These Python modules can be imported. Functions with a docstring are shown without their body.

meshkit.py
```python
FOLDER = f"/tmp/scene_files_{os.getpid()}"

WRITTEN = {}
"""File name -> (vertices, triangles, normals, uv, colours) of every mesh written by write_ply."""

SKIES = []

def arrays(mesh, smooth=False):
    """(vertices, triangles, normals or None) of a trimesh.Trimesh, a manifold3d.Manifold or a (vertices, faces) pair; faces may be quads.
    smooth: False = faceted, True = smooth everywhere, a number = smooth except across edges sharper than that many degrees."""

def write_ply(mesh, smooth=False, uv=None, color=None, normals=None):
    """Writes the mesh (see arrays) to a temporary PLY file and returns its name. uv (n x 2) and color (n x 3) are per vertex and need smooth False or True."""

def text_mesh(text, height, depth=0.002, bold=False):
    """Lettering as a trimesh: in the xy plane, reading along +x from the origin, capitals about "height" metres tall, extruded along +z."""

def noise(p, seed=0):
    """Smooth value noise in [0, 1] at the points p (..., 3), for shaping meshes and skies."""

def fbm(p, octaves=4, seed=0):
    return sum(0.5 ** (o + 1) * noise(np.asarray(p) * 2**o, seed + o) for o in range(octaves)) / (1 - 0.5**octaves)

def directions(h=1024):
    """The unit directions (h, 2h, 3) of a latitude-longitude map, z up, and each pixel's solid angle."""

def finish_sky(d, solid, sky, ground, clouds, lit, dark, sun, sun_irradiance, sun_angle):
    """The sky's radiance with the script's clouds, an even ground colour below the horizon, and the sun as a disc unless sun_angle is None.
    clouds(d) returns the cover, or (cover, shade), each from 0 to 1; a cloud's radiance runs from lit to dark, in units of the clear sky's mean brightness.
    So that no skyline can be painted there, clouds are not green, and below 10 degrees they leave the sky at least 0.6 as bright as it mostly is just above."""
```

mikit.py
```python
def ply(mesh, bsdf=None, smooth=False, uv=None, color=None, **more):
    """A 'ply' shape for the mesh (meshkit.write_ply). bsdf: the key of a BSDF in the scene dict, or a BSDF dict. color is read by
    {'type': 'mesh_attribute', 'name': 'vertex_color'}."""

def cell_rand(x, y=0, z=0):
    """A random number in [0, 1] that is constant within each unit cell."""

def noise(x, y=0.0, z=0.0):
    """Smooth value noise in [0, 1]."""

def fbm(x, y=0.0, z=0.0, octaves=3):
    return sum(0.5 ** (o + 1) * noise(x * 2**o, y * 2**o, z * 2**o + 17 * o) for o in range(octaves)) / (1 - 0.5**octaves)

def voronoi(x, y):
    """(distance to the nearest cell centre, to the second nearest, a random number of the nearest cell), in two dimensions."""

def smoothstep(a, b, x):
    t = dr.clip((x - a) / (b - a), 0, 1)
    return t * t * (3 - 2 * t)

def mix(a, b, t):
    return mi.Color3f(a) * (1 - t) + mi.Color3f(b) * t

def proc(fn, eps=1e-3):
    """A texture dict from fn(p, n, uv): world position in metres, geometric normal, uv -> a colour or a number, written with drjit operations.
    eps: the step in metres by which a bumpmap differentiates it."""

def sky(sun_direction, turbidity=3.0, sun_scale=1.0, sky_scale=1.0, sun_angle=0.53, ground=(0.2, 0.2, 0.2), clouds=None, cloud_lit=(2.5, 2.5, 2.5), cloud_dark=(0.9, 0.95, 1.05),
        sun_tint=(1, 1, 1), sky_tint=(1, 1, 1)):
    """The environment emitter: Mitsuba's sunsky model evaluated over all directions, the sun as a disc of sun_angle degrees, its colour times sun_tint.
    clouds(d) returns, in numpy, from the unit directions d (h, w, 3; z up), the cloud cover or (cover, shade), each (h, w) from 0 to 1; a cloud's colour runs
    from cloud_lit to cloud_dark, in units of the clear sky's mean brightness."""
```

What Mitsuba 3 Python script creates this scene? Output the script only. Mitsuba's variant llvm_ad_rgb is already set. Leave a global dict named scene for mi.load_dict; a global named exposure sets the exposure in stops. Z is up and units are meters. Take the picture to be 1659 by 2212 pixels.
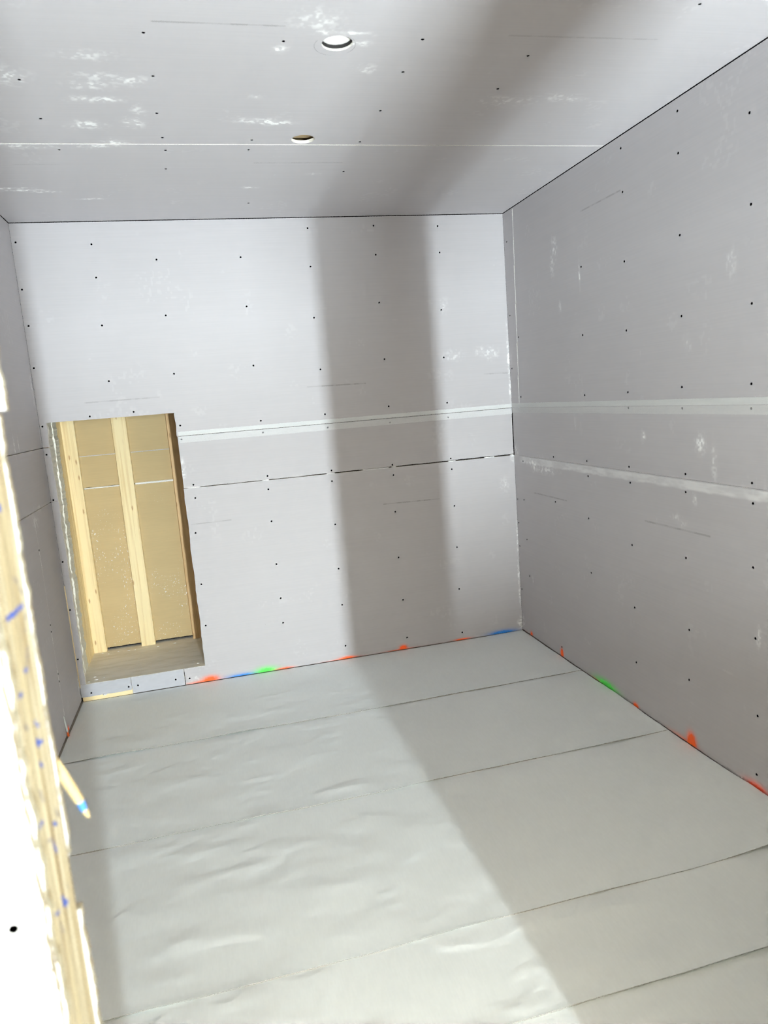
import math, random
import numpy as np, trimesh, mitsuba as mi, drjit as dr
import shapely.geometry as sg
from shapely.ops import unary_union
import mikit
from mikit import noise, fbm, smoothstep, mix
T = mi.ScalarTransform4f
rng = random.Random(7)
nrng = np.random.default_rng(7)
scene, labels = {}, {}

# ------------------------------------------------------------------ camera
C = [0.9106, -4.3759, 1.6613]
FWD, UP = [0.2272, 0.9607, -0.1593], [0.1129, 0.1362, 0.9842]
scene['camera'] = {'type': 'thinlens', 'fov': 56.724, 'fov_axis': 'x', 'aperture_radius': 0.0032, 'focus_distance': 4.1,
                   'near_clip': 0.05, 'far_clip': 60.0,
                   'to_world': T().look_at(origin=C, target=[C[i] + FWD[i] for i in range(3)], up=UP)}
exposure = 0.0

# ------------------------------------------------------------------ light: a tall lit window and an added uplight in the hall behind the camera
DAY = (0.88, 1.0, 1.055)
SIDE_LIGHT = 770.0      # tall narrow window of the hall
ADDED_UPLIGHT = 1580.0        # added light on the hall floor, shining up like a sunlit patch

# ------------------------------------------------------------------ sizes (metres): the room x 0..W, y 0..-D, z 0..H
W, H, D = 2.861, 2.74, 3.546
YO = -3.69              # outer face of the front wall
YB = -9.2               # far wall of the hall
JX0, JX1, DH = 0.703, 1.693, 2.15      # doorway
WX0, WX1, WZ0, WZ1 = 2.13, 2.76, 0.78, 2.18   # unseen opening added beside the doorway to light the right side

# ------------------------------------------------------------------ helpers
def numbered(name):
    if name not in scene and name not in labels and name not in PLACES:
        return name
    i = 1
    while f'{name}_{i:03d}' in scene or f'{name}_{i:03d}' in labels or f'{name}_{i:03d}' in PLACES:
        i += 1
    return f'{name}_{i:03d}'
PLACES = set()

def add(name, mesh, bsdf, parent=None, label=None, cat=None, group=None, kind=None, smooth=False, **more):
    key = numbered((parent + '__' + name) if parent else name)
    scene[key] = mesh if isinstance(mesh, dict) else mikit.ply(mesh, bsdf, smooth, **more)
    tag(key, label, cat, group, kind)
    return key

def tag(key, label=None, cat=None, group=None, kind=None):
    d = {k: v for k, v in (('label', label), ('category', cat), ('group', group), ('kind', kind)) if v}
    if d: labels[key] = d

def thing(name, label, cat, group=None):
    key = numbered(name); PLACES.add(key)
    tag(key, label, cat, group)
    return key

def cbox(lo, hi, c=0.0015):
    """A box with chamfered edges."""
    lo, hi = np.array(lo, float), np.array(hi, float)
    c = min(c, 0.3 * (hi - lo).min())
    pts = []
    for sx in (0, 1):
        for sy in (0, 1):
            for sz in (0, 1):
                s = np.array([sx, sy, sz]); p = np.where(s == 1, hi, lo); d = np.where(s == 1, -1, 1) * c
                for k in range(3):
                    q = p + d; q[k] = p[k]; pts.append(q)
    return trimesh.convex.convex_hull(np.array(pts))

def slab(poly, t, place):
    """A polygon (u, v) extruded by t along +w, carried to the world by place(u, v, w) -> (n, 3)."""
    ms = []
    for g in (poly.geoms if hasattr(poly, 'geoms') else [poly]):
        if g.area < 1e-6: continue
        ms.append(trimesh.creation.extrude_polygon(g, t))
    m = trimesh.util.concatenate(ms)
    v = place(*m.vertices.T)
    m = trimesh.Trimesh(np.column_stack(v), m.faces, process=False)
    a, b, c = m.triangles[:, 0], m.triangles[:, 1], m.triangles[:, 2]
    if np.einsum('ij,ij->i', np.cross(b - a, c - a), a - m.vertices.mean(0)).sum() < 0 or m.volume < 0:
        m.invert()
    return m

def ragged(u0, v0, u1, v1, amp, step=0.012):
    """Points from (u0,v0) to (u1,v1), jittered sideways like a hand-sawn cut."""
    n = max(2, int(math.hypot(u1 - u0, v1 - v0) / step)); L = math.hypot(u1 - u0, v1 - v0)
    nx, ny = -(v1 - v0) / L, (u1 - u0) / L
    out = []
    w = 0.0
    for i in range(n + 1):
        w = 0.7 * w + rng.uniform(-amp, amp)
        k = 0 if i in (0, n) else w
        out.append((u0 + (u1 - u0) * i / n + nx * k, v0 + (v1 - v0) * i / n + ny * k))
    return out

def rag_rect(u0, v0, u1, v1, amps=(0, 0, 0, 0)):
    """Rectangle whose bottom, right, top, left edges are ragged by amps."""
    c = [(u0, v0), (u1, v0), (u1, v1), (u0, v1)]
    pts = []
    for i in range(4):
        a, b = c[i], c[(i + 1) % 4]
        pts += (ragged(*a, *b, amps[i]) if amps[i] else [a, b])[:-1]
    p = sg.Polygon(pts)
    return p if p.is_valid else p.buffer(0)

# ------------------------------------------------------------------ procedural marks
def seg(u, v, a, b, w, soft=0.5):
    """1 on the stroke from a to b of half width w, fading to 0."""
    dx, dy = b[0] - a[0], b[1] - a[1]
    t = dr.clip(((u - a[0]) * dx + (v - a[1]) * dy) / max(dx * dx + dy * dy, 1e-12), 0, 1)
    d = dr.sqrt(dr.square(u - a[0] - dx * t) + dr.square(v - a[1] - dy * t))
    return 1 - smoothstep(w * (1 - soft), w * (1 + soft), d)

def blob(u, v, c, r):
    return dr.exp(-dr.square((u - c[0]) / r[0]) - dr.square((v - c[1]) / r[1]))

def marks(u, v, blobs):
    """Scuffs of white plaster dust, broken up by noise. blobs: (u, v, ru, rv, strength)."""
    s = mi.Float(0)
    for (a, b, ru, rv, k) in blobs:
        s = dr.maximum(s, k * blob(u, v, (a, b), (ru, rv)))
    return s

PAPER = (0.445, 0.428, 0.440)       # lavender grey face paper
GYPSUM = (0.83, 0.80, 0.72)
PLASTER = (0.86, 0.86, 0.85)
ORANGE, BLUE, GREEN = (0.95, 0.13, 0.02), (0.03, 0.22, 0.62), (0.10, 0.75, 0.10)

def board(coords, axis, blobs=(), lines=(), paint=(), extra=None):
    """The colour of drywall on one wall: coords(p) gives (u, v) in the wall; axis is the index of its normal."""
    def fn(p, n, uv):
        u, v = coords(p)
        col = mi.Color3f(PAPER) * (1 + 0.03 * (noise(u * 5, v * 260) - 0.5) + 0.05 * (fbm(u * 1.7, v * 1.7, 3) - 0.5))
        if blobs:
            s = marks(u, v, blobs)
            s = dr.clip(s * (0.16 + 1.25 * smoothstep(0.44, 0.72, fbm(u * 52, v * 52, 1.5, octaves=2))), 0, 0.85)
            col = mix(col, PLASTER, s)
        dust = smoothstep(0.78, 0.9, noise(u * 9, v * 9, 4)) * smoothstep(0.55, 0.8, noise(u * 70, v * 70, 9))
        col = mix(col, PLASTER, dust * 0.05)
        for a, b, w, k in lines:
            dash = 0.45 + 0.55 * smoothstep(0.3, 0.6, noise(u * 45 + 3 * a[0], v * 45))
            col = mix(col, (0.17, 0.16, 0.16), seg(u, v, a, b, w) * k * dash)
        for (a, z, ra, rz, c, k) in paint:
            s = blob(u, v, (a, z), (ra, rz)) * (0.75 + 0.5 * noise(u * 150, v * 150))
            col = mix(col, c, dr.clip(s * k, 0, 1))
        if extra is not None:
            col = extra(u, v, col)
        cut = smoothstep(0.35, 0.6, dr.abs(n[axis]))
        return mix(mi.Color3f(GYPSUM) * (0.86 + 0.28 * noise(p.x * 140, p.y * 140, p.z * 140)), col, cut)
    return {'type': 'principled', 'base_color': mikit.proc(fn), 'roughness': 0.62, 'specular': 0.35}

def diffuse(fn):
    return {'type': 'twosided', 'bsdf': {'type': 'diffuse', 'reflectance': mikit.proc(fn) if callable(fn) else {'type': 'rgb', 'value': list(fn)}}}

def wood_fn(light, dark, along, seed=0.0, knots=1.0):
    """Pine: long streaks along one axis, a few knots."""
    def fn(p, n, uv):
        a = [p.x, p.y, p.z]
        l = a.pop(along)
        x, y = a
        warp = fbm(l * 1.3, x * 6, y * 6 + seed) * 0.25
        g = fbm((x + warp * 0.06) * 85 + seed, (y + warp * 0.06) * 85, l * 1.6, octaves=3)
        col = mix(light, dark, smoothstep(0.42, 0.72, g) * 0.8)
        kx, ky, kr = mikit.voronoi(l * 4.2 + seed, (x + y) * 14)
        col = mix(col, (0.42, 0.25, 0.11), .85 * knots * (1 - smoothstep(0.03, 0.10, kx)) * smoothstep(0.5, 0.55, kr))
        return col
    return fn

def wood(light=(0.86, 0.72, 0.43), dark=(0.70, 0.53, 0.27), along=2, seed=0.0, knots=1.0):
    return {'type': 'principled', 'base_color': mikit.proc(wood_fn(light, dark, along, seed, knots)), 'roughness': 0.6, 'specular': 0.3}

# --- marks on each surface, in metres on that surface
C_BLOBS = [(.43, -1.77, .05, .05, .6), (.30, -1.86, .05, .04, .7), (.69, -1.92, .07, .03, .35), (.70, -1.78, .06, .03, .45), (.665, -1.715, .06, .03, .5),
           (.634, -1.606, .05, .02, .6), (.70, -1.608, .05, .02, .7), (.60, -1.38, .05, .03, .9), (.775, -1.406, .03, .04, .7), (.80, -1.514, .02, .04, .5),
           (1.259, -1.996, .02, .018, .95), (1.212, -1.649, .02, .012, .7), (1.263, -1.428, .05, .022, 1.1), (1.30, -1.418, .05, .018, 1.2), (1.2, -1.44, .04, .02, .7),
           (2.365, -1.70, .06, .03, .35), (2.16, -1.66, .10, .04, .25), (.22, -.575, .07, .012, 1.2), (.132, -.61, .08, .012, 1.1), (.287, -.548, .05, .01, .8),
           (.333, -1.151, .09, .02, .7), (.60, -1.153, .05, .02, .7), (.686, -1.20, .04, .03, .8), (1.354, -2.175, .06, .05, .5), (2.43, -1.689, .04, .02, .5),
           (.486, -.423, .05, .012, .6), (1.251, -.587, .03, .015, .5), (1.535, -.798, .03, .012, .5), (1.556, -1.883, .03, .03, .4), (.792, -1.756, .06, .03, .5),
           (.647, -1.174, .05, .02, .7), (.25, -1.165, .08, .02, .7), (1.39, -2.11, .03, .012, .9), (1.50, -2.05, .03, .015, .8), (1.45, -2.11, .06, .012, .7)]
C_LINES = [((.891, -2.132), (1.259, -2.136), .004, .45), ((1.961, -2.136), (2.472, -2.15), .004, .25), ((1.25, -.953), (1.652, -.956), .0035, .4), ((.25, -.94), (.43, -.936), .0035, .2)]
def ring(u, v, c, r, w):
    return 1 - smoothstep(w * .5, w * 1.5, dr.abs(dr.sqrt(dr.square(u - c[0]) + dr.square(v - c[1])) - r))
def c_extra(u, v, col):
    s = ring(u, v, (1.425, -2.035), .064, .001) * smoothstep(.45, .6, noise(u * 22, v * 22))
    col = mix(col, (0.15, 0.15, 0.16), s * 0.5)
    j = (1 - smoothstep(.0015, .005, dr.abs(v + 1.182 + .004 * (u - 1.4)))) * (0.35 + 0.65 * (1 - smoothstep(0.9, 1.9, u)))
    return mix(col, PLASTER, j * 0.9)
B_BLOBS = [(2.73, 1.885, .04, .03, .55), (2.471, 1.883, .05, .03, .35), (2.667, 1.90, .03, .02, .4), (2.853, 1.86, .007, .14, 1.2), (2.855, 1.63, .007, .10, 1.1),
           (2.43, 2.19, .02, .03, .35), (2.85, 1.20, .012, .02, 1.0), (2.85, .05, .02, .04, 1.1), (2.856, .65, .006, .10, .8), (2.852, .35, .007, .12, .9),
           (.03, .06, .03, .04, .6), (.745, 1.33, .01, .05, .8), (.66, .03, .03, .02, .5), (2.78, 1.02, .03, .04, .25), (.45, .06, .1, .03, .25)]
B_LINES = [((.256, 1.759), (.662, 1.761), .0035, .3), ((1.529, 1.757), (1.891, 1.753), .0035, .5), ((1.948, .986), (2.321, .98), .0035, .5), ((.755, .996), (.988, .997), .0035, .3), ((2.68, 1.757), (2.85, 1.752), .0035, .3)]
B_PAINT = [(.755, .012, .045, .022, ORANGE, 1.5), (.71, .003, .09, .012, ORANGE, .9), (.95, .002, .09, .016, BLUE, 1.3), (1.10, .008, .06, .025, GREEN, 1.4), (1.215, .004, .05, .010, ORANGE, 1.2),
           (1.625, .006, .05, .012, ORANGE, 1.5), (1.60, .002, .12, .006, ORANGE, .9), (2.005, .012, .022, .018, ORANGE, 2), (1.98, .004, .09, .006, ORANGE, 1), (2.418, .006, .05, .008, ORANGE, 1.4), (2.71, .006, .09, .018, BLUE, 1.6),
           (2.2, .0, .3, .006, (.25, .08, .05), .8)]
R_BLOBS = [(-.657, 2.39, .03, .05, .45), (-.63, 2.31, .02, .05, .4), (-.921, 2.20, .006, .045, 1.3), (-.699, 2.065, .012, .03, .5), (-.822, 1.45, .008, .03, .9), (-1.449, 1.385, .015, .02, .9),
           (-1.85, 1.371, .025, .03, .9), (-1.93, 1.30, .015, .07, .35), (-1.809, 1.135, .010, .02, 1.3), (-2.025, 2.053, .02, .04, .35), (-1.77, 1.78, .02, .03, .3), (-2.175, .644, .012, .03, .9),
           (-1.70, 1.03, .04, .02, .4), (-.03, 1.245, .03, .03, .5), (-.02, .05, .02, .05, .7), (-.45, 1.15, .12, .02, .45), (-2.09, .012, .025, .012, 1.4), (-.20, .40, .006, .02, .6), (-.3, 1.165, .03, .03, .7), (-.24, 1.185, .05, .02, .9)]
R_LINES = [((-.275, .992), (-.693, .993), .0035, .4), ((-1.454, .99), (-1.902, .992), .004, .4), ((-.955, 2.508), (-1.311, 2.507), .0035, .35)]
R_PAINT = [(-.141, .015, .016, .018, ORANGE, 1.6), (-.566, .026, .016, .028, ORANGE, 2), (-1.07, .012, .10, .030, GREEN, 1.5), (-.95, .004, .05, .01, (.8, .35, .05), 1.0), (-1.344, .014, .02, .014, ORANGE, 1.8),
           (-1.775, .022, .026, .038, ORANGE, 2.4), (-1.72, .002, .09, .02, ORANGE, .8), (-2.17, .012, .055, .024, (1.0, .12, .05), 1.4), (-2.25, .0, .1, .02, (.7, .1, .05), .8), (-.06, .004, .05, .006, ORANGE, 1)]
def r_extra(u, v, col):
    band = smoothstep(1.166, 1.178, v + .006 * (noise(u * 30, 2.0) - .5)) * (1 - smoothstep(1.208, 1.214, v)) * smoothstep(.06, .16, -u)
    s = band * (0.45 + 0.6 * smoothstep(.3, .7, fbm(u * 14, v * 45, 2.2)))
    return mix(col, PLASTER, s * 0.46)
L_BLOBS = [(-.04, 1.85, .015, .08, .5), (-.02, 1.62, .012, .06, .7), (-.60, 1.57, .008, .05, .7), (-.52, 1.57, .006, .05, .5), (-.3, 1.22, .03, .02, .4), (-.01, .8, .006, .2, .6), (-.02, .12, .02, .06, .7), (-.42, 1.17, .05, .03, .4)]
def l_extra(u, v, col):
    x = -.442 - .018 * smoothstep(.9, .45, v) + .006 * (noise(v * 22, 5.5) - .5)
    s = (1 - smoothstep(.0012, .0035, dr.abs(u - x))) * (1 - smoothstep(1.14, 1.17, v)) * (.35 + .65 * smoothstep(.35, .6, noise(v * 30, 1.1)))
    col = mix(col, PLASTER, s * 0.7)
    o = blob(u, v, (-.425, .018), (.02, .02))
    return mix(col, ORANGE, dr.clip(o * 1.3, 0, 1))

scene['m_back'] = board(lambda p: (p.x, p.z), 1, B_BLOBS, B_LINES, B_PAINT)
scene['m_right'] = board(lambda p: (p.y, p.z), 0, R_BLOBS, R_LINES, R_PAINT, r_extra)
scene['m_left'] = board(lambda p: (p.y, p.z), 0, L_BLOBS, (), (), l_extra)
scene['m_ceiling'] = board(lambda p: (p.x, p.y), 2, C_BLOBS, C_LINES, (), c_extra)
scene['m_board'] = board(lambda p: (p.x, p.z), 1)
def light_board(p, n, uv):
    cut = smoothstep(0.35, 0.6, dr.abs(n.y))
    return mix(GYPSUM, mi.Color3f(.47, .475, .51) * (1 + .05 * (noise(p.x * 40, p.z * 120) - .5)), cut)
def front_fn(p, n, uv):
    face = mi.Color3f(.43, .425, .42) * (1 + .04 * (fbm(p.x * 3, p.z * 3, 2) - .5))
    d = dr.minimum(dr.abs(p.y - (YO + .0012)), dr.minimum(dr.abs(p.y - (YO + SH)), dr.abs(p.y - (-D - .0012))))
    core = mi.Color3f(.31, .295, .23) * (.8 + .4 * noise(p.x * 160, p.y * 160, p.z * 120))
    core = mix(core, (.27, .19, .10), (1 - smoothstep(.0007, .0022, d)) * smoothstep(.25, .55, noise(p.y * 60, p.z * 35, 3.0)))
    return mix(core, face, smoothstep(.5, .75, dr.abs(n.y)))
scene['m_front'] = diffuse(front_fn)
scene['m_offcut'] = diffuse(light_board)
scene['m_gap'] = diffuse((.035, .033, .033))
scene['m_pine'] = wood()
scene['m_pine_clear'] = wood(seed=5.1, knots=0.0)
scene['m_pine_front'] = wood(seed=3.3)
scene['m_pine_shaded'] = wood((.74, .50, .26), (.58, .37, .17), seed=8.1, knots=1.0)  # pine tinted browner, shade on the right stud put into the colour
scene['m_pine_brown'] = wood((.56, .36, .17), (.40, .23, .09), seed=8.1)
scene['m_pine_x'] = wood(along=0, seed=1.7, knots=.4)
def brown_paper(p, n, uv):
    col = mi.Color3f(.55, .425, .235) * (1 + .07 * (fbm(p.x * 4, p.z * 9, 1.1) - .5) + .04 * (noise(p.x * 12, p.z * 240) - .5))
    spots = smoothstep(.885, .92, noise(p.x * 170, p.z * 150, 3)) * smoothstep(.55, .75, noise(p.x * 11, p.z * 6, 8)) * (1 - smoothstep(.8, 1.25, p.z))
    col = mix(col, PLASTER, spots)
    cut = smoothstep(.35, .6, dr.abs(n.y))
    return mix(PLASTER, col, cut)
scene['m_brown'] = diffuse(brown_paper)
def sill_fn(p, n, uv):
    g = fbm(p.x * 9, p.y * 34, 1.3)
    col = mix((.90, .88, .83), (.80, .77, .70), smoothstep(.35, .75, g))
    col = mix(col, PLASTER, smoothstep(.84, .88, noise(p.x * 120, p.y * 120)) * .9)
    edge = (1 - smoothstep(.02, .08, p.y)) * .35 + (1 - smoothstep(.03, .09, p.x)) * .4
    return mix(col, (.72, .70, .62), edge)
scene['m_sill'] = diffuse(sill_fn)
def tape_fn(p, n, uv):
    mesh = smoothstep(.55, .75, dr.abs(dr.sin(p.z * 1400))) * .05 + smoothstep(.55, .75, dr.abs(dr.sin((p.x + p.y) * 1400))) * .04
    return mi.Color3f(.64, .65, .65) * (1 - mesh) * (1 + .05 * (noise(p.x * 6 + p.y * 6, p.z * 60) - .5))
scene['m_tape'] = diffuse(tape_fn)
def tape2_fn(p, n, uv):
    g = smoothstep(.2, .7, dr.abs(dr.sin(p.z * 700))) * smoothstep(.2, .7, dr.abs(dr.sin((p.x + p.y) * 700)))
    return mix((.60, .60, .60), (.54, .535, .545), g)
scene['m_tape_mesh'] = diffuse(tape2_fn)
scene['m_white'] = diffuse((.84, .84, .82))
scene['m_gypsum'] = diffuse(lambda p, n, uv: mi.Color3f(.88, .88, .80) * (.85 + .3 * noise(p.x * 150, p.y * 150, p.z * 150)))
scene['m_screw'] = {'type': 'principled', 'base_color': {'type': 'rgb', 'value': [.022, .022, .025]}, 'roughness': .5, 'specular': .25}
def paper_fn(p, n, uv):
    return mi.Color3f(.80, .835, .82) * (1 + .04 * (fbm(p.x * 3, p.y * 3, 2.0) - .5) + .03 * (noise(p.x * 260, p.y * 40) - .5))
scene['m_floor_paper'] = {'type': 'twosided', 'bsdf': {'type': 'principled', 'base_color': mikit.proc(paper_fn), 'roughness': .5, 'specular': .35}}
scene['m_seam_shade'] = diffuse((.30, .28, .25))  # dark tone stands in for the shade under the sheet edges
scene['m_concrete'] = diffuse(lambda p, n, uv: mi.Color3f(.46, .43, .39) * (.85 + .3 * fbm(p.x * 5, p.y * 5, 1.0)))
def osb_fn(p, n, uv):
    f1, f2, r = mikit.voronoi((p.x + p.y * .6) * 22, (p.z + p.y * .5) * 22)
    return mix((.66, .50, .30), (.48, .34, .18), r)
scene['m_osb'] = diffuse(osb_fn)

scene['m_hall'] = diffuse((.42, .37, .31))
# ------------------------------------------------------------------ walls
SH = 0.0127             # one sheet
TW = 2 * SH             # two layers
back_at = lambda u, v, w: (u, w, v)                 # the room face at y = 0, thickness going away
right_at = lambda u, v, w: (W + w, u, v)
left_at = lambda u, v, w: (-w, u, v)
ceil_at = lambda u, v, w: (u, v, H + w)
hole = rag_rect(.037, .1065, .733, 1.664, (.0012, .0016, .0004, .0018))

# back wall
frame = sg.box(-.03, -.02, W + .03, H + .03).difference(sg.box(.0, .07, .742, 1.70))
add('wall_back', slab(frame, .03, lambda u, v, w: (u, TW + w, v)), 'm_gap', kind='structure', label='far wall of grey drywall sheets around a tall opening, seen straight ahead')
g = .0022
add('sheet', slab(sg.box(.0006, 1.5270, W - .0006, H - .004).difference(hole), TW, back_at), 'm_back', 'wall_back')
mid = unary_union([sg.Polygon(ragged(.736, 1.2165 + .0015, W - .004, 1.2165 + .0075, .0009) + [(W - .004, 1.5250), (.736, 1.5250)]).buffer(0), sg.box(.0006, 1.2165 + .001, .2, 1.5235)])
add('sheet', slab(mid.difference(hole), TW, back_at), 'm_back', 'wall_back')
low = sg.box(.606, .004, W - .0006, 1.2165 - .0022).union(sg.box(.0006, .10, .3, 1.2165 - .0005)).difference(hole)
low = low.difference(sg.box(0, 0, .603, .1075))
add('sheet', slab(low, TW, back_at), 'm_back', 'wall_back')
add('sheet', slab(rag_rect(.293, .004, .602, .1065, (0, .0008, .0008, .0008)), TW, back_at), 'm_offcut', 'wall_back', label='pale drywall offcut under the right half of the opening')
add('sheet', slab(rag_rect(.0006, .028, .290, .1065, (.0008, .0008, .0008, .0008)), TW, back_at), 'm_offcut', 'wall_back', label='pale drywall offcut under the left half of the opening')
add('bottom_plate', cbox((.006, .004, -.001), (.292, .03, .036)), 'm_pine_x', 'wall_back', label='bare pine plate showing below the offcut')
add('joint_tape', cbox((.742, -.0009, 1.5276), (W - .002, -.0001, 1.552), .0003), 'm_tape', 'wall_back', label='white paper tape along the upper joint')
add('joint_tape', cbox((.744, -.0007, 1.486), (W - .002, -.0001, 1.5244), .0003), 'm_tape_mesh', 'wall_back', label='pale mesh tape below the upper joint')
add('corner_batten', cbox((-.002, -.004, .09), (.004, .004, .72), .001), 'm_pine', 'wall_back', label='thin strip of bare wood in the left corner')
# plaster crumbs left in the lower joint
crumbs = []
for x0, x1 in ((.76, .83), (1.20, 1.24), (1.60, 1.65), (1.83, 2.00), (2.02, 2.05), (2.40, 2.45), (2.65, 2.72), (2.835, 2.857)):
    m = cbox((x0, .001, 1.2135), (x1, .012, 1.2193), .001)
    m = m.subdivide().subdivide(); m.vertices += nrng.normal(0, .0007, m.vertices.shape); crumbs.append(m)
add('joint_plaster', trimesh.util.concatenate(crumbs), 'm_white', 'wall_back', kind='stuff', label='white plaster crumbs in the lower joint')

# right wall
add('wall_right', cbox((W + TW, -D, -.02), (W + TW + .03, .06, H + .03)), 'm_gap', kind='structure', label='right-hand wall of grey drywall sheets crossed by a white taped joint')
top_line = lambda z: -.117 - (z - 1.538) / 1.2 * .031
zs = np.linspace(1.5235 + g, H - .004, 40)
strip = [(top_line(z) + .0018, z) for z in zs]
add('sheet', slab(sg.Polygon([(-.001, zs[0])] + strip + [(-.001, zs[-1])]), TW, right_at), 'm_right', 'wall_right', label='narrow filler strip beside the corner')
big = [(top_line(z) - .0018, z) for z in zs]
add('sheet', slab(sg.Polygon(big + [(-D + .002, zs[-1]), (-D + .002, zs[0])]), TW, right_at), 'm_right', 'wall_right')
add('sheet', slab(sg.box(-D + .002, 1.2165 + .0004, -.005, 1.5235 - g * .3), TW, right_at), 'm_right', 'wall_right')
add('sheet', slab(sg.box(-D + .002, .010, -.001, 1.2165 - .0004), TW, right_at), 'm_right', 'wall_right')
bead = trimesh.util.concatenate([cbox((W - .001, top_line(a) - .0028, a), (W + .004, top_line(a) + .0028, b), .0008) for a, b in ((1.545, 1.73), (1.735, 1.93), (1.935, 2.17), (2.176, 2.40), (2.405, 2.55), (2.555, 2.725))])
add('joint_bead', bead, 'm_white', 'wall_right', label='thin white bead along the filler strip')
add('joint_tape', cbox((W - .0009, -D + .01, 1.5285), (W - .0001, -.001, 1.5555), .0003), 'm_tape', 'wall_right', label='white paper tape along the upper joint')
add('joint_tape', cbox((W - .0007, -D + .01, 1.492), (W - .0001, -.001, 1.5262), .0003), 'm_tape_mesh', 'wall_right', label='pale mesh tape below the upper joint')

# left wall
add('wall_left', cbox((-TW - .03, -D, -.02), (-TW, .06, H + .03)), 'm_gap', kind='structure', label='left-hand wall of shaded grey drywall seen edge-on beside the door jamb')
add('sheet', slab(sg.box(-D + .002, 1.526 + .002, -.001, H - .004), TW, left_at), 'm_left', 'wall_left')
add('sheet', slab(sg.box(-D + .002, 1.2165 + .002, -.001, 1.526 - .002), TW, left_at), 'm_left', 'wall_left')
add('sheet', slab(sg.box(-D + .002, .012, -.001, 1.2165 - .003), TW, left_at), 'm_left', 'wall_left')

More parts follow.
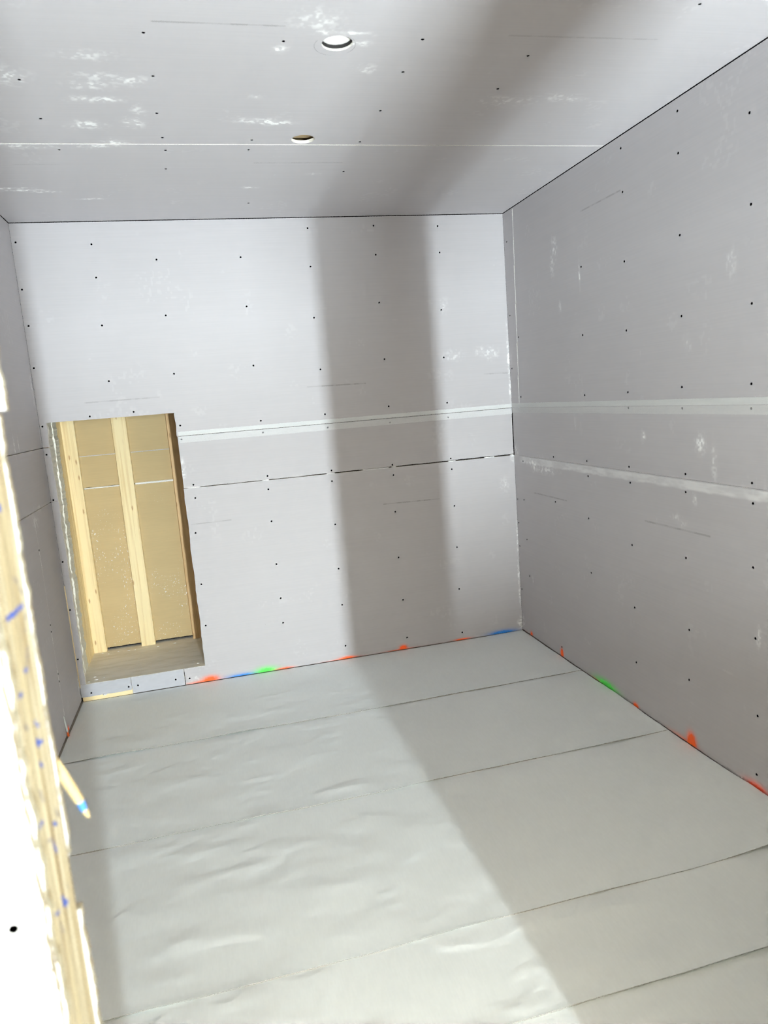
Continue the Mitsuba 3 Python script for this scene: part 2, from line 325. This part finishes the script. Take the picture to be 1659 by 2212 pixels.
# ceiling
add('ceiling', cbox((-.06, -D - .02, 2.90), (W + .06, .06, 2.94)), 'm_osb', kind='structure', label='grey drywall ceiling with two round holes for lights')
r1, r2 = sg.Point(1.430, -2.048).buffer(.0475, 24), sg.Point(1.431, -1.245).buffer(.0485, 24)
for a, b in ((-1.18, -.002), (-2.40, -1.184), (-D + .001, -2.404)):
    add('sheet', slab(sg.box(.002, a, W - .002, b).difference(r1).difference(r2), SH, ceil_at), 'm_ceiling', 'ceiling')
for y in (-.4, -1.0, -1.62, -2.3, -3.0):
    add('joist', cbox((0, y - .019, H + SH + .0005), (W, y + .019, 2.90)), 'm_pine_x', 'ceiling')
add('blocking', cbox((1.34, -1.34, H + .038), (1.52, -1.15, H + .075)), 'm_osb', 'ceiling', label='brown wood blocking above the farther hole')
fx = thing('ceiling_fixture', 'white disc set up inside the ceiling hole nearer the doorway', 'ceiling fixture')
def ringm(r0, r1, z0, z1, c, n=48):
    m = sg.Point(0, 0).buffer(r1, n).difference(sg.Point(0, 0).buffer(r0, n))
    m = trimesh.creation.extrude_polygon(m, z1 - z0); m.apply_translation((c[0], c[1], z0)); return m
add('dark_ring', ringm(.0458, .0472, H + .0063, H + .020, (1.430, -2.048)), 'm_gap', fx, label='black ring around the disc', smooth=40)
dsk = trimesh.creation.revolve([(0, -.0022), (.020, -.0018), (.036, -.0008), (.0455, .0006), (.0455, .004), (0, .004)], sections=64)
dsk.apply_translation((1.430, -2.048, H + .0155))
add('disc', dsk, 'm_white', fx, smooth=30)

# screws: (position, wall)
def screw_mesh():
    return trimesh.creation.revolve([(0, .0003), (.0016, .0003), (.0022, .0007), (.0044, .0008), (.0050, .0002), (.0050, -.002), (0, -.002)], sections=12)
SCREW = mikit.ply(screw_mesh(), 'm_screw')
BACK = [(.022,2.638),(.406,2.618),(.741,2.526),(1.211,2.525),(.018,2.391),(.407,2.44),(1.216,2.247),(.023,2.197),(.403,2.18),(.754,2.218),(.017,1.969),(.399,1.871),(.76,1.888),(1.219,1.905),(.271,1.681),(.511,1.688),(.759,1.588),(1.229,1.577),(1.234,1.506),(.015,1.646),(1.618,2.677),(2.02,2.683),(2.426,2.672),(2.02,2.515),(2.429,2.516),(1.615,2.459),(1.608,2.163),(2.019,2.233),(2.416,2.171),(2.413,1.878),(2.025,1.892),(1.619,1.856),(1.622,1.584),(2.029,1.601),(2.416,1.593),(1.631,1.502),(2.029,1.499),(2.417,1.5),(.757,1.507),(.793,1.233),(.795,1.153),(.772,.942),(.769,.623),(.765,.361),(1.234,1.241),(1.231,1.159),(1.23,.96),(1.233,.688),(1.237,.467),(1.236,.306),(1.631,1.235),(1.628,1.168),(1.624,.893),(1.62,.606),(1.622,.367),(1.619,.091),(2.024,1.231),(2.026,1.166),(2.02,.929),(2.019,.627),(2.027,.341),(2.035,.081),(2.417,1.235),(2.419,1.164),(2.422,.922),(2.422,.644),(2.419,.359),(2.421,.055),(.014,1.487),(.013,1.227),(.012,.863),(.012,.573),(.013,.268),(.059,.049),(.273,.05),(.327,.05),(.549,.048),(.631,.041)]
RIGHT = [(-1.338,1.52),(-1.735,1.516),(-2.13,1.514),(-.936,1.238),(-.944,1.157),(-1.331,1.237),(-1.338,1.16),(-1.751,1.238),(-1.752,1.16),(-2.135,1.237),(-2.141,1.16),(-.555,1.237),(-.134,1.183),(-.12,.928),(-.557,.969),(-.936,.925),(-.137,.666),(-1.342,.852),(-1.749,.87),(-2.143,.913),(-.152,.422),(-.945,.622),(-1.353,.537),(-1.766,.549),(-2.157,.635),(-2.124,2.231),(-1.731,2.216),(-1.331,2.191),(-.941,2.24),(-2.13,1.89),(-1.736,1.895),(-1.335,1.879),(-.935,1.898),(-2.13,1.604),(-1.734,1.605),(-1.336,1.593),(-.937,1.588),(-1.724,2.689),(-2.115,2.536),(-1.323,2.684),(-1.726,2.531),(-1.329,2.495),(-.566,.069),(-1.762,.315),(-2.171,.323),(-2.168,.075),(-1.356,.252),(-.044,2.559),(-.039,2.109),(-.03,1.777),(-.15,1.964),(-.146,1.594),(-.02,.76),(-.02,.92),(-.02,.60),(-.02,.30)]
CEIL = [(1.691,-2.092),(1.689,-1.872),(2.081,-1.761),(2.082,-2.013),(2.473,-2.361),(.862,-2.068),(1.265,-2.049),(.46,-1.745),(.87,-1.794),(.863,-1.495),(.458,-1.432),(1.221,-1.235),(1.689,-1.548),(1.679,-1.221),(.462,-1.115),(.874,-1.112),(1.215,-1.121),(.869,-1.255),(1.261,-.311),(1.682,-.83),(.863,-.876)]
LEFT = [(-.445,1.02),(-.455,.62),(-.46,.585),(-.455,.35),(-.46,.31)]
def put_screws(holder, items, to):
    for q in items:
        s = dict(SCREW); s['to_world'] = to(*q)
        add('screw', s, None, holder)
put_screws('wall_back', BACK, lambda x, z: T().translate([x, 0, z]).rotate([1, 0, 0], 90))
put_screws('wall_right', RIGHT, lambda y, z: T().translate([W, y, z]).rotate([0, 1, 0], -90))
put_screws('wall_left', LEFT, lambda y, z: T().translate([0, y, z]).rotate([0, 1, 0], 90))
put_screws('ceiling', CEIL, lambda x, y: T().translate([x, y, H]).rotate([1, 0, 0], 180))

# ------------------------------------------------------------------ inside the opening of the back wall
YC = .575               # face of the studs at the back of the cavity
def board_v(x0, x1, y0, y1, z0, z1, amp=.0012, seed=0):
    """An upright board, its long edges a little wavy."""
    m = cbox((x0, y0, z0), (x1, y1, z1), .002)
    m = m.subdivide_to_size(.06)
    v = m.vertices
    k = np.sin(v[:, 2] * 3.1 + seed) * amp + np.sin(v[:, 2] * 7.7 + seed * 2) * amp * .4
    m.vertices = v + np.column_stack([k, k * 0, k * 0])
    return m
add('wall_stud', board_v(-.004, .084, YC, YC + .038, .108, 2.3, seed=1), 'm_pine', label='left wall stud of pale knotty pine at the back of the opening', cat='stud', smooth=25)
add('wall_stud', board_v(.309, .401, YC, YC + .038, .108, 2.3, seed=2), 'm_pine_front', label='middle wall stud of pale pine, between the two brown board bays', cat='stud', smooth=25)
add('wall_stud', board_v(.652, .741, YC - .001, YC + .038, .108, 2.3, amp=.0006, seed=3), 'm_pine_shaded', label='right wall stud, brown in the shade with only a thin pale strip lit', cat='stud', smooth=25)
add('wall_cavity', cbox((-.06, YC + .07, 0), (.80, YC + .09, 2.4)), 'm_gap', kind='structure', label='brown paper-faced boards at the back of the opening in the far wall')
cav = lambda u, v, w: (u, YC + .039 + w, v)
add('sheet', slab(rag_rect(-.05, .125, .79, 1.214, (.001, 0, .0015, 0)), SH, cav), 'm_brown', 'wall_cavity')
add('sheet', slab(rag_rect(-.05, 1.224, .79, 1.428, (.0012, 0, .0006, 0)), SH, cav), 'm_brown', 'wall_cavity')
add('sheet', slab(sg.box(-.05, 1.432, .79, 2.39), SH, cav), 'm_brown', 'wall_cavity')
add('joint_plaster', trimesh.util.concatenate([cbox((.405, YC + .032, 1.213), (.66, YC + .05, 1.2255), .003), cbox((.084, YC + .034, 1.2145), (.309, YC + .05, 1.2225), .002)]), 'm_white', 'wall_cavity', label='white plaster squeezed out of the joint')
add('joint_plaster', cbox((-.03, YC + .037, 1.4275), (.66, YC + .05, 1.4325), .001), 'm_tape_mesh', 'wall_cavity', label='thin grey line of the upper joint')
# left cheek: sawn drywall ends, then wood
ck = thing('cheek_wall', 'left cheek of the opening: two sawn drywall edges and a pine post', 'wall end')
def rough_strip(x1, y0, y1, seed):
    pts = [(-.05, .108)] + ragged(x1 - .036, .108, x1, 2.2, .0030, .008) + [(-.05, 2.2)]
    return slab(sg.Polygon(pts).buffer(0), y1 - y0, lambda u, v, w: (u, y0 + w, v))
add('paper_edge', rough_strip(.038, .030, .055, 1), 'm_brown', ck, label='brown paper edge')
add('gypsum_edge', rough_strip(.041, .055, .135, 2), 'm_gypsum', ck, label='ragged cream gypsum edge')
add('grey_edge', rough_strip(.034, .135, .20, 3), 'm_board', ck, label='grey paper face between the gypsum edges')
add('gypsum_edge', rough_strip(.040, .20, .31, 4), 'm_gypsum', ck, label='ragged cream gypsum edge')
add('post', cbox((-.05, .31, .108), (.004, YC - .0, 2.2)), 'm_pine_clear', ck, label='pine post behind the drywall edges')
# sill
sm = trimesh.util.concatenate([slab(rag_rect(.038, .0006, .732, YC + .1, (.0004, 0, 0, 0)), .0014, lambda u, v, w: (u, v, .1068 + w)),
                               slab(unary_union([sg.box(.033, .0262, .74, YC + .1), sg.box(-.055, .04, .75, YC + .06)]), .0298, lambda u, v, w: (u, v, .078 + w))])
add('sill_board', sm, 'm_sill', label='dusty grey-beige plywood sill board at the foot of the opening', cat='sill')
CHIPS = [(.05, .03), (.09, .05), (.075, .10), (.13, .07), (.10, .52), (.16, .54), (.23, .53), (.27, .525), (.53, .54), (.06, .55), (.42, .52), (.69, .06)]
chips = []
for x, y in CHIPS:
    m = trimesh.creation.icosphere(1, 1.0); m.vertices *= np.array([rng.uniform(.004, .01), rng.uniform(.003, .006), .003]); m.vertices *= 1 + nrng.normal(0, .12, m.vertices.shape); m.apply_translation((x, y, .1095)); chips.append(m)
add('plaster_crumbs', trimesh.util.concatenate(chips), 'm_white', label='white plaster crumbs scattered on the plywood sill', cat='crumbs', kind='stuff')
add('plaster_chip', (lambda m: (m.apply_scale([.012, .008, .005]), m.apply_translation((.135, -.006, .028)), m)[-1])(trimesh.creation.icosphere(1, 1.0)), 'm_white', label='small white plaster chip lying on the bare pine plate under the opening', cat='plaster chip')
# box the cavity in
add('wall_cavity_lining', trimesh.util.concatenate([cbox((-.09, .056, 0), (-.056, YC + .09, 2.4)), cbox((.762, .056, 0), (.80, YC + .09, 2.4)), cbox((-.09, .056, 2.4), (.80, YC + .09, 2.43))]), 'm_gap', kind='structure')

# ------------------------------------------------------------------ front wall with the doorway
X0, X1 = -1.6, 3.9
door = sg.box(JX0, -.1, JX1, DH)
added_opening = sg.box(WX0, WZ0, WX1, WZ1)
full = sg.box(X0, 0, X1, H)
add('wall_front', slab(sg.box(X0, 0, X1, H).difference(sg.box(JX0 - .039, -.1, JX1 + .039, DH + .04)).difference(sg.box(WX0 - .02, WZ0 - .02, WX1 + .02, WZ1 + .02)), .098, lambda u, v, w: (u, -3.662 + w, v)), 'm_pine_front', kind='structure', label='near wall whose sawn doorway edge crosses the left of the picture')
out_at = lambda u, v, w: (u, YO + w, v)
in_at = lambda u, v, w: (u, -D - SH + w, v)
def with_left_edge(poly, z0, z1, x, amp):
    """Give the part of the sheet left of the doorway its own ragged edge."""
    left = sg.Polygon([(X0, z0)] + ragged(x, z0, x, z1, amp, .006) + [(X0, z1)]).buffer(0)
    rest = poly.intersection(sg.box(JX0 + .2, z0, X1, z1))
    over = poly.intersection(sg.box(X0, z0, X1, z1)).intersection(sg.box(X0, DH, X1, H))
    return unary_union([left, rest, over])
body = full.difference(door).difference(added_opening)
# outer face: two layers, split at the joint behind the tape
for (z0, z1) in ((.01, 1.133), (1.136, H)):
    add('sheet', slab(with_left_edge(body, z0, z1, JX0 + .001, .0012), SH - .0003, out_at), 'm_front', 'wall_front')
    add('sheet', slab(with_left_edge(body, z0, z1, JX0 + .002, .0016), SH - .0003, lambda u, v, w: (u, YO + SH + w, v)), 'm_front', 'wall_front')
# inner face: the sheet stands proud above z 1.68 and is missing its edge between z 1.10 and 1.17
for (z0, z1, x) in ((.012, 1.102, JX0 + .002), (1.103, 1.170, JX0 - .012), (1.171, 1.676, JX0 - .0005), (1.678, H, JX0 + .008)):
    add('sheet', slab(with_left_edge(body, z0, z1, x, .0012), SH, in_at), 'm_front', 'wall_front')
STROKES = [((-3.641, 1.477), (-3.58, 1.475), .0022, 0), ((-3.592, 1.508), (-3.564, 1.476), .0014, 1), ((-3.564, 1.476), (-3.588, 1.449), .0014, 1), ((-3.615, 1.415), (-3.595, 1.411), .0017, 0), ((-3.646, 1.399), (-3.628, 1.397), .0018, 2),
           ((-3.588, 1.431), (-3.595, 1.411), .0016, 1), ((-3.595, 1.411), (-3.596, 1.388), .0015, 1), ((-3.604, 1.355), (-3.593, 1.346), .0018, 0), ((-3.609, 1.334), (-3.59, 1.327), .0016, 0), ((-3.607, 1.337), (-3.605, 1.329), .0016, 0),
           ((-3.613, 1.315), (-3.606, 1.307), .0017, 0), ((-3.638, 1.366), (-3.627, 1.357), .002, 1), ((-3.624, 1.288), (-3.621, 1.276), .0016, 1), ((-3.652, 1.264), (-3.629, 1.258), .0016, 2), ((-3.60, 1.238), (-3.588, 1.229), .0016, 2),
           ((-3.627, 1.233), (-3.613, 1.228), .0014, 1), ((-3.613, 1.228), (-3.605, 1.207), .0015, 2), ((-3.612, 1.158), (-3.596, 1.134), .0018, 0), ((-3.614, 1.149), (-3.593, 1.138), .002, 0), ((-3.583, 1.244), (-3.577, 1.233), .002, 1),
           ((-3.585, 1.156), (-3.581, 1.146), .0018, 1), ((-3.646, 1.161), (-3.626, 1.151), .0014, 2), ((-3.629, 1.144), (-3.624, 1.125), .0014, 1), ((-3.607, 1.584), (-3.598, 1.58), .003, 0), ((-3.585, 1.618), (-3.579, 1.58), .0016, 1)]
INK = [(.012, .045, .24), (.10, .09, .095), (.03, .055, .20)]
def jamb_fn(p, n, uv):
    y, z = p.y, p.z
    w = fbm(z * 3.0, y * 30) * .02
    g = fbm((y + w * .25) * 240, z * 5.0, 2.0)
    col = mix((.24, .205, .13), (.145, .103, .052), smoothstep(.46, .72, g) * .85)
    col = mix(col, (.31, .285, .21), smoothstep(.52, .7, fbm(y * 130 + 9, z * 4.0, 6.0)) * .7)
    for a, b, hw, c in STROKES:
        s = seg(y, z, a, b, hw * 1.3) * (.65 + .5 * noise(y * 300, z * 300))
        col = mix(col, INK[c], dr.clip(s * (.75 if c == 1 else 1), 0, .95))
    return col
scene['m_jamb'] = {'type': 'principled', 'base_color': mikit.proc(jamb_fn), 'roughness': .6, 'specular': .25}
jm = cbox((JX0 - .038, YO + TW + .0005, .004), (JX0 - .001, -D - SH - .0005, DH + .003), .002).subdivide_to_size(.012, max_iter=12)
v = jm.vertices; face = v[:, 0] > JX0 - .006
v[face, 0] += (np.sin(v[face, 1] * 420 + np.sin(v[face, 2] * 2.1)) * .0007 + np.sin(v[face, 1] * 170) * .0005)
jm.vertices = v
add('jamb_stud', jm, 'm_jamb', 'wall_front', label='rough wood jamb with blue pen marks', smooth=40)
add('jamb_stud', cbox((JX1 + .0005, YO + TW + .0005, .004), (JX1 + .0385, -D - SH - .0005, DH + .003)), 'm_pine_front', 'wall_front', label='bare wood jamb')
add('header', cbox((JX0 - .037, YO + TW + .001, DH + .0045), (JX1 + .037, -D - SH - .001, DH + .039)), 'm_pine_x', 'wall_front')
add('joint_tape', cbox((X0 + .1, YO - .0008, 1.09), (JX0 - .001, YO - .0001, 1.147), .0003), 'm_tape', 'wall_front', label='white mesh tape over the joint beside the jamb')
put_screws('wall_front', [(.677, 1.187)], lambda x, z: T().translate([x, YO, z]).rotate([1, 0, 0], 90))

# the stick caught behind the jamb
def stick():
    a, b, c, d = (np.array(q) for q in ((.690, -3.538, 1.296), (.7145, -3.524, 1.2165), (.7175, -3.524, 1.2055), (.7215, -3.523, 1.1935)))
    ax = (b - a) / np.linalg.norm(b - a)
    e1 = np.cross(ax, [0, 1, 0]); e1 /= np.linalg.norm(e1); e2 = np.cross(ax, e1)
    def tube(rings):
        vs, fs, n = [], [], 8
        for (q, w, h) in rings:
            for k in range(n):
                t = 2 * math.pi * (k + .5) / n
                vs.append(q + e1 * w * math.cos(t) + e2 * h * math.sin(t))
        for i in range(len(rings) - 1):
            for k in range(n):
                p0, p1 = i * n + k, i * n + (k + 1) % n
                fs += [[p0, p1, p1 + n], [p0, p1 + n, p0 + n]]
        m0, m1 = len(vs), len(vs) + 1
        vs += [rings[0][0], rings[-1][0]]
        for k in range(n):
            fs += [[m0, (k + 1) % n, k], [m1, (len(rings) - 1) * n + k, (len(rings) - 1) * n + (k + 1) % n]]
        m = trimesh.Trimesh(vs, fs, process=False); m.fix_normals(); return m
    return (tube([(a, .0055, .004), (a * .5 + b * .5, .0062, .0045), (b, .0052, .0045)]),
            tube([(b, .0053, .0046), (c, .0042, .0040)]), tube([(c, .0040, .0038), (c * .4 + d * .6, .003, .0026), (d, .0010, .001)]))
st = thing('wooden_stick', 'pale wooden stick with a blue band near its tip, poking out beside the door jamb', 'stick')
s1, s2, s3 = stick()
def stick_fn(p, n, uv): return mix((.42, .33, .17), (.33, .24, .11), noise(p.x * 500, p.y * 500, p.z * 30))
scene['m_stick'] = diffuse(stick_fn)
scene['m_blue'] = diffuse((.05, .16, .42))
add('shaft', s1, 'm_stick', st, smooth=50); add('blue_band', s2, 'm_blue', st, label='blue band', smooth=50); add('tip', s3, 'm_stick', st, label='bare pointed tip', smooth=50)

# white sliver leaning on the left wall
def sliver_fn(p, n, uv): return mix((.92, .20, .06), (.80, .84, .84), smoothstep(.026, .04, p.z))
scene['m_sliver'] = diffuse(sliver_fn)
sv = trimesh.util.concatenate([trimesh.convex.convex_hull([(.004, -.482, .006), (.012, -.482, .006), (.004, -.470, .006), (.012, -.470, .006), (.001, -.489, .080), (.006, -.489, .080), (.001, -.478, .080), (.006, -.478, .080), (.001, -.491, .125), (.003, -.489, .126)])])
add('sliver', sv, 'm_sliver', label='thin white sliver with an orange foot leaning against the left wall', cat='sliver', smooth=30)

# ------------------------------------------------------------------ floor and its protective paper
add('floor', cbox((-.06, -D - .16, -.06), (W + .06, .06, -.004)), 'm_concrete', kind='structure', label='bare floor hidden under the protective paper')
def wav(a, s): return np.sin(a * 2.3 + s) * .5 + np.sin(a * 5.1 + 1.7 * s) * .3 + np.sin(a * 11.3 + 2.9 * s) * .2
import meshkit
def paper(yn, yf, x0, x1, seed, near_lift=.004, amp=.0031, curl=0.0, lifts=()):
    """A sheet from its near edge yn to its far edge yf, wrinkled, its near edge a little lifted."""
    nx, ny = 220, 84
    u, w = np.meshgrid(np.linspace(0, 1, nx), np.linspace(0, 1, ny))
    x = x0 + (x1 - x0) * u
    ynear = yn + .006 * wav(u * 3, seed)
    y = ynear + (yf - ynear) * w
    p = np.column_stack([x.ravel(), y.ravel(), np.full(x.size, seed * 3.7)])
    f1 = meshkit.fbm(p * [2.6, 4.2, 1]).reshape(x.shape); f2 = meshkit.fbm(p * [9, 15, 1] + 5).reshape(x.shape)
    f1 = (f1 - f1.mean()) / (f1.std() + 1e-9); f2 = (f2 - f2.mean()) / (f2.std() + 1e-9)
    r = np.exp(-np.abs(f1) * 2.2)
    f3 = meshkit.fbm(p * [4.5, 13, 1] + 11).reshape(x.shape); f3 = (f3 - f3.mean()) / (f3.std() + 1e-9)
    patch = np.clip(meshkit.fbm(p * [1.6, 2.2, 1] + 23).reshape(x.shape) * 1.0, -9, 9); patch = np.clip((patch - np.percentile(patch, 25)) / (np.percentile(patch, 80) - np.percentile(patch, 25)), 0, 1)
    base = .0045 - .0035 * w
    hgt = amp * (.55 * f1 + .14 * f2 + .5 * r + .30 * f3 * patch) * np.clip(w * 9, .0, 1) * np.clip((1 - w) * 6, 0, 1)
    near = near_lift * np.exp(-w * 16) * (.6 + .4 * wav(u * 7, seed + 2))
    for (c, s, a) in lifts:
        near = near + a * np.exp(-((u - c) / s) ** 2) * np.exp(-w * 7)
    rise = curl * np.clip((x - 2.45) / .40, 0, 1) ** 2 * (.7 + .3 * np.sin(y * 6 + seed))
    z = np.maximum(base + hgt + near, .0006 + .0035 * (1 - w)) + rise
    idx = np.arange(nx * ny).reshape(ny, nx)
    f = np.concatenate([np.column_stack([idx[:-1, :-1].ravel(), idx[:-1, 1:].ravel(), idx[1:, 1:].ravel()]), np.column_stack([idx[:-1, :-1].ravel(), idx[1:, 1:].ravel(), idx[1:, :-1].ravel()])])
    top = np.column_stack([x.ravel(), y.ravel(), z.ravel()])
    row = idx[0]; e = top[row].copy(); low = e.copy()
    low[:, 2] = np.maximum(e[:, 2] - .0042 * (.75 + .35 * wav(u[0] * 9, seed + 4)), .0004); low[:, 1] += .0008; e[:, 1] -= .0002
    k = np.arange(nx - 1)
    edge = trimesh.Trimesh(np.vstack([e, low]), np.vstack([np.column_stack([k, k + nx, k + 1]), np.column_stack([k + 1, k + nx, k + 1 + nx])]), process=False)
    return trimesh.Trimesh(top, f, process=False), edge
SHEETS = [(-.805, -.004, 1, 'first sheet of pale floor paper, lying along the foot of the far wall'),
          (-1.617, -.73, 2, 'second sheet of pale floor paper out from the far wall'),
          (-2.475, -1.54, 3, 'third sheet of pale floor paper, wide one crossed by the shadow edge in mid floor'),
          (-2.840, -2.39, 4, 'fourth sheet of pale floor paper, narrow one in front of the wide sheet'),
          (-3.560, -2.76, 5, 'nearest sheet of pale floor paper at the bottom of the picture')]
for yn, yf, s, lab in SHEETS:
    lifts = {1: [(.10, .05, .007), (.32, .04, .003)], 2: [(.33, .02, .004), (.9, .06, .004)], 3: [(.2, .03, .003), (.95, .06, .012)], 4: [(.75, .1, .006)], 5: []}[s]
    top, edge = paper(yn, yf, .008, W - .006, s, curl={1: .004, 2: .010, 3: .016, 4: .016, 5: .012}[s], lifts=lifts)
    key = add('floor_paper', top, 'm_floor_paper', label=lab, cat='floor paper', group='sheets of protective floor paper', smooth=True)
    add('seam_shade', edge, 'm_seam_shade', key, label='sheet edge coloured dark for the shade at the seam')

# ------------------------------------------------------------------ the hall behind the camera
add('floor_hall', cbox((X0, YB, -.06), (X1, -D - .161, -.001)), 'm_concrete', kind='structure', label='bare floor of the hall')
add('ceiling_hall', cbox((X0, YB, H + .03), (X1, -D, H + .06)), 'm_hall', kind='structure', label='ceiling of the hall')
add('wall_hall_right', cbox((X1, YB, 0), (X1 + .05, -D, H + .06)), 'm_hall', kind='structure', label='side wall of the hall')
SX0, SX1, SZ0, SZ1 = 1.70, 1.84, .10, 2.10
wallb = sg.box(X0, 0, X1, H + .06).difference(sg.box(SX0, SZ0, SX1, SZ1))
add('wall_hall_back', slab(wallb, .12, lambda u, v, w: (u, YB - .12 + w, v)), 'm_hall', kind='structure', label='end wall of the hall')
add('wall_hall_left', cbox((X0 - .05, YB, 0), (X0, -D, H + .06)), 'm_hall', kind='structure', label='side wall of the hall')
def pane(corners, toward, k, name):
    m = trimesh.Trimesh(corners, [[0, 2, 1], [0, 3, 2]], process=False)
    if m.face_normals[0] @ np.array(toward) < 0: m.invert()
    key = add(name, m, 'm_white', kind='structure')
    scene[key]['emitter'] = {'type': 'area', 'radiance': {'type': 'rgb', 'value': [k * c for c in DAY]}}
def back_pane(x0, x1, z0, z1): return [(x0, YB - .05, z0), (x1, YB - .05, z0), (x1, YB - .05, z1), (x0, YB - .05, z1)]
pane(back_pane(SX0, SX1, SZ0, SZ1), (0, 1, 0), SIDE_LIGHT, 'window_1')
lamp = thing('added_uplight', 'added light facing up on the hall floor behind the camera, in place of a sunlit floor patch', 'added light')
add('housing', cbox((1.13, -7.55, -.001), (2.17, -7.05, .09), .01), 'm_screw', lamp)
lm = trimesh.Trimesh([(1.15, -7.53, .0905), (2.15, -7.53, .0905), (2.15, -7.07, .0905), (1.15, -7.07, .0905)], [[0, 1, 2], [0, 2, 3]], process=False)
add('added_baffle', cbox((1.13, -7.07, .088), (2.17, -7.055, .172), .003), 'm_screw', lamp)  # lip added to cut low rays toward the jamb and far wall
k = add('diffuser', lm, 'm_white', lamp)
scene[k]['emitter'] = {'type': 'area', 'radiance': {'type': 'rgb', 'value': [ADDED_UPLIGHT * c for c in DAY]}}
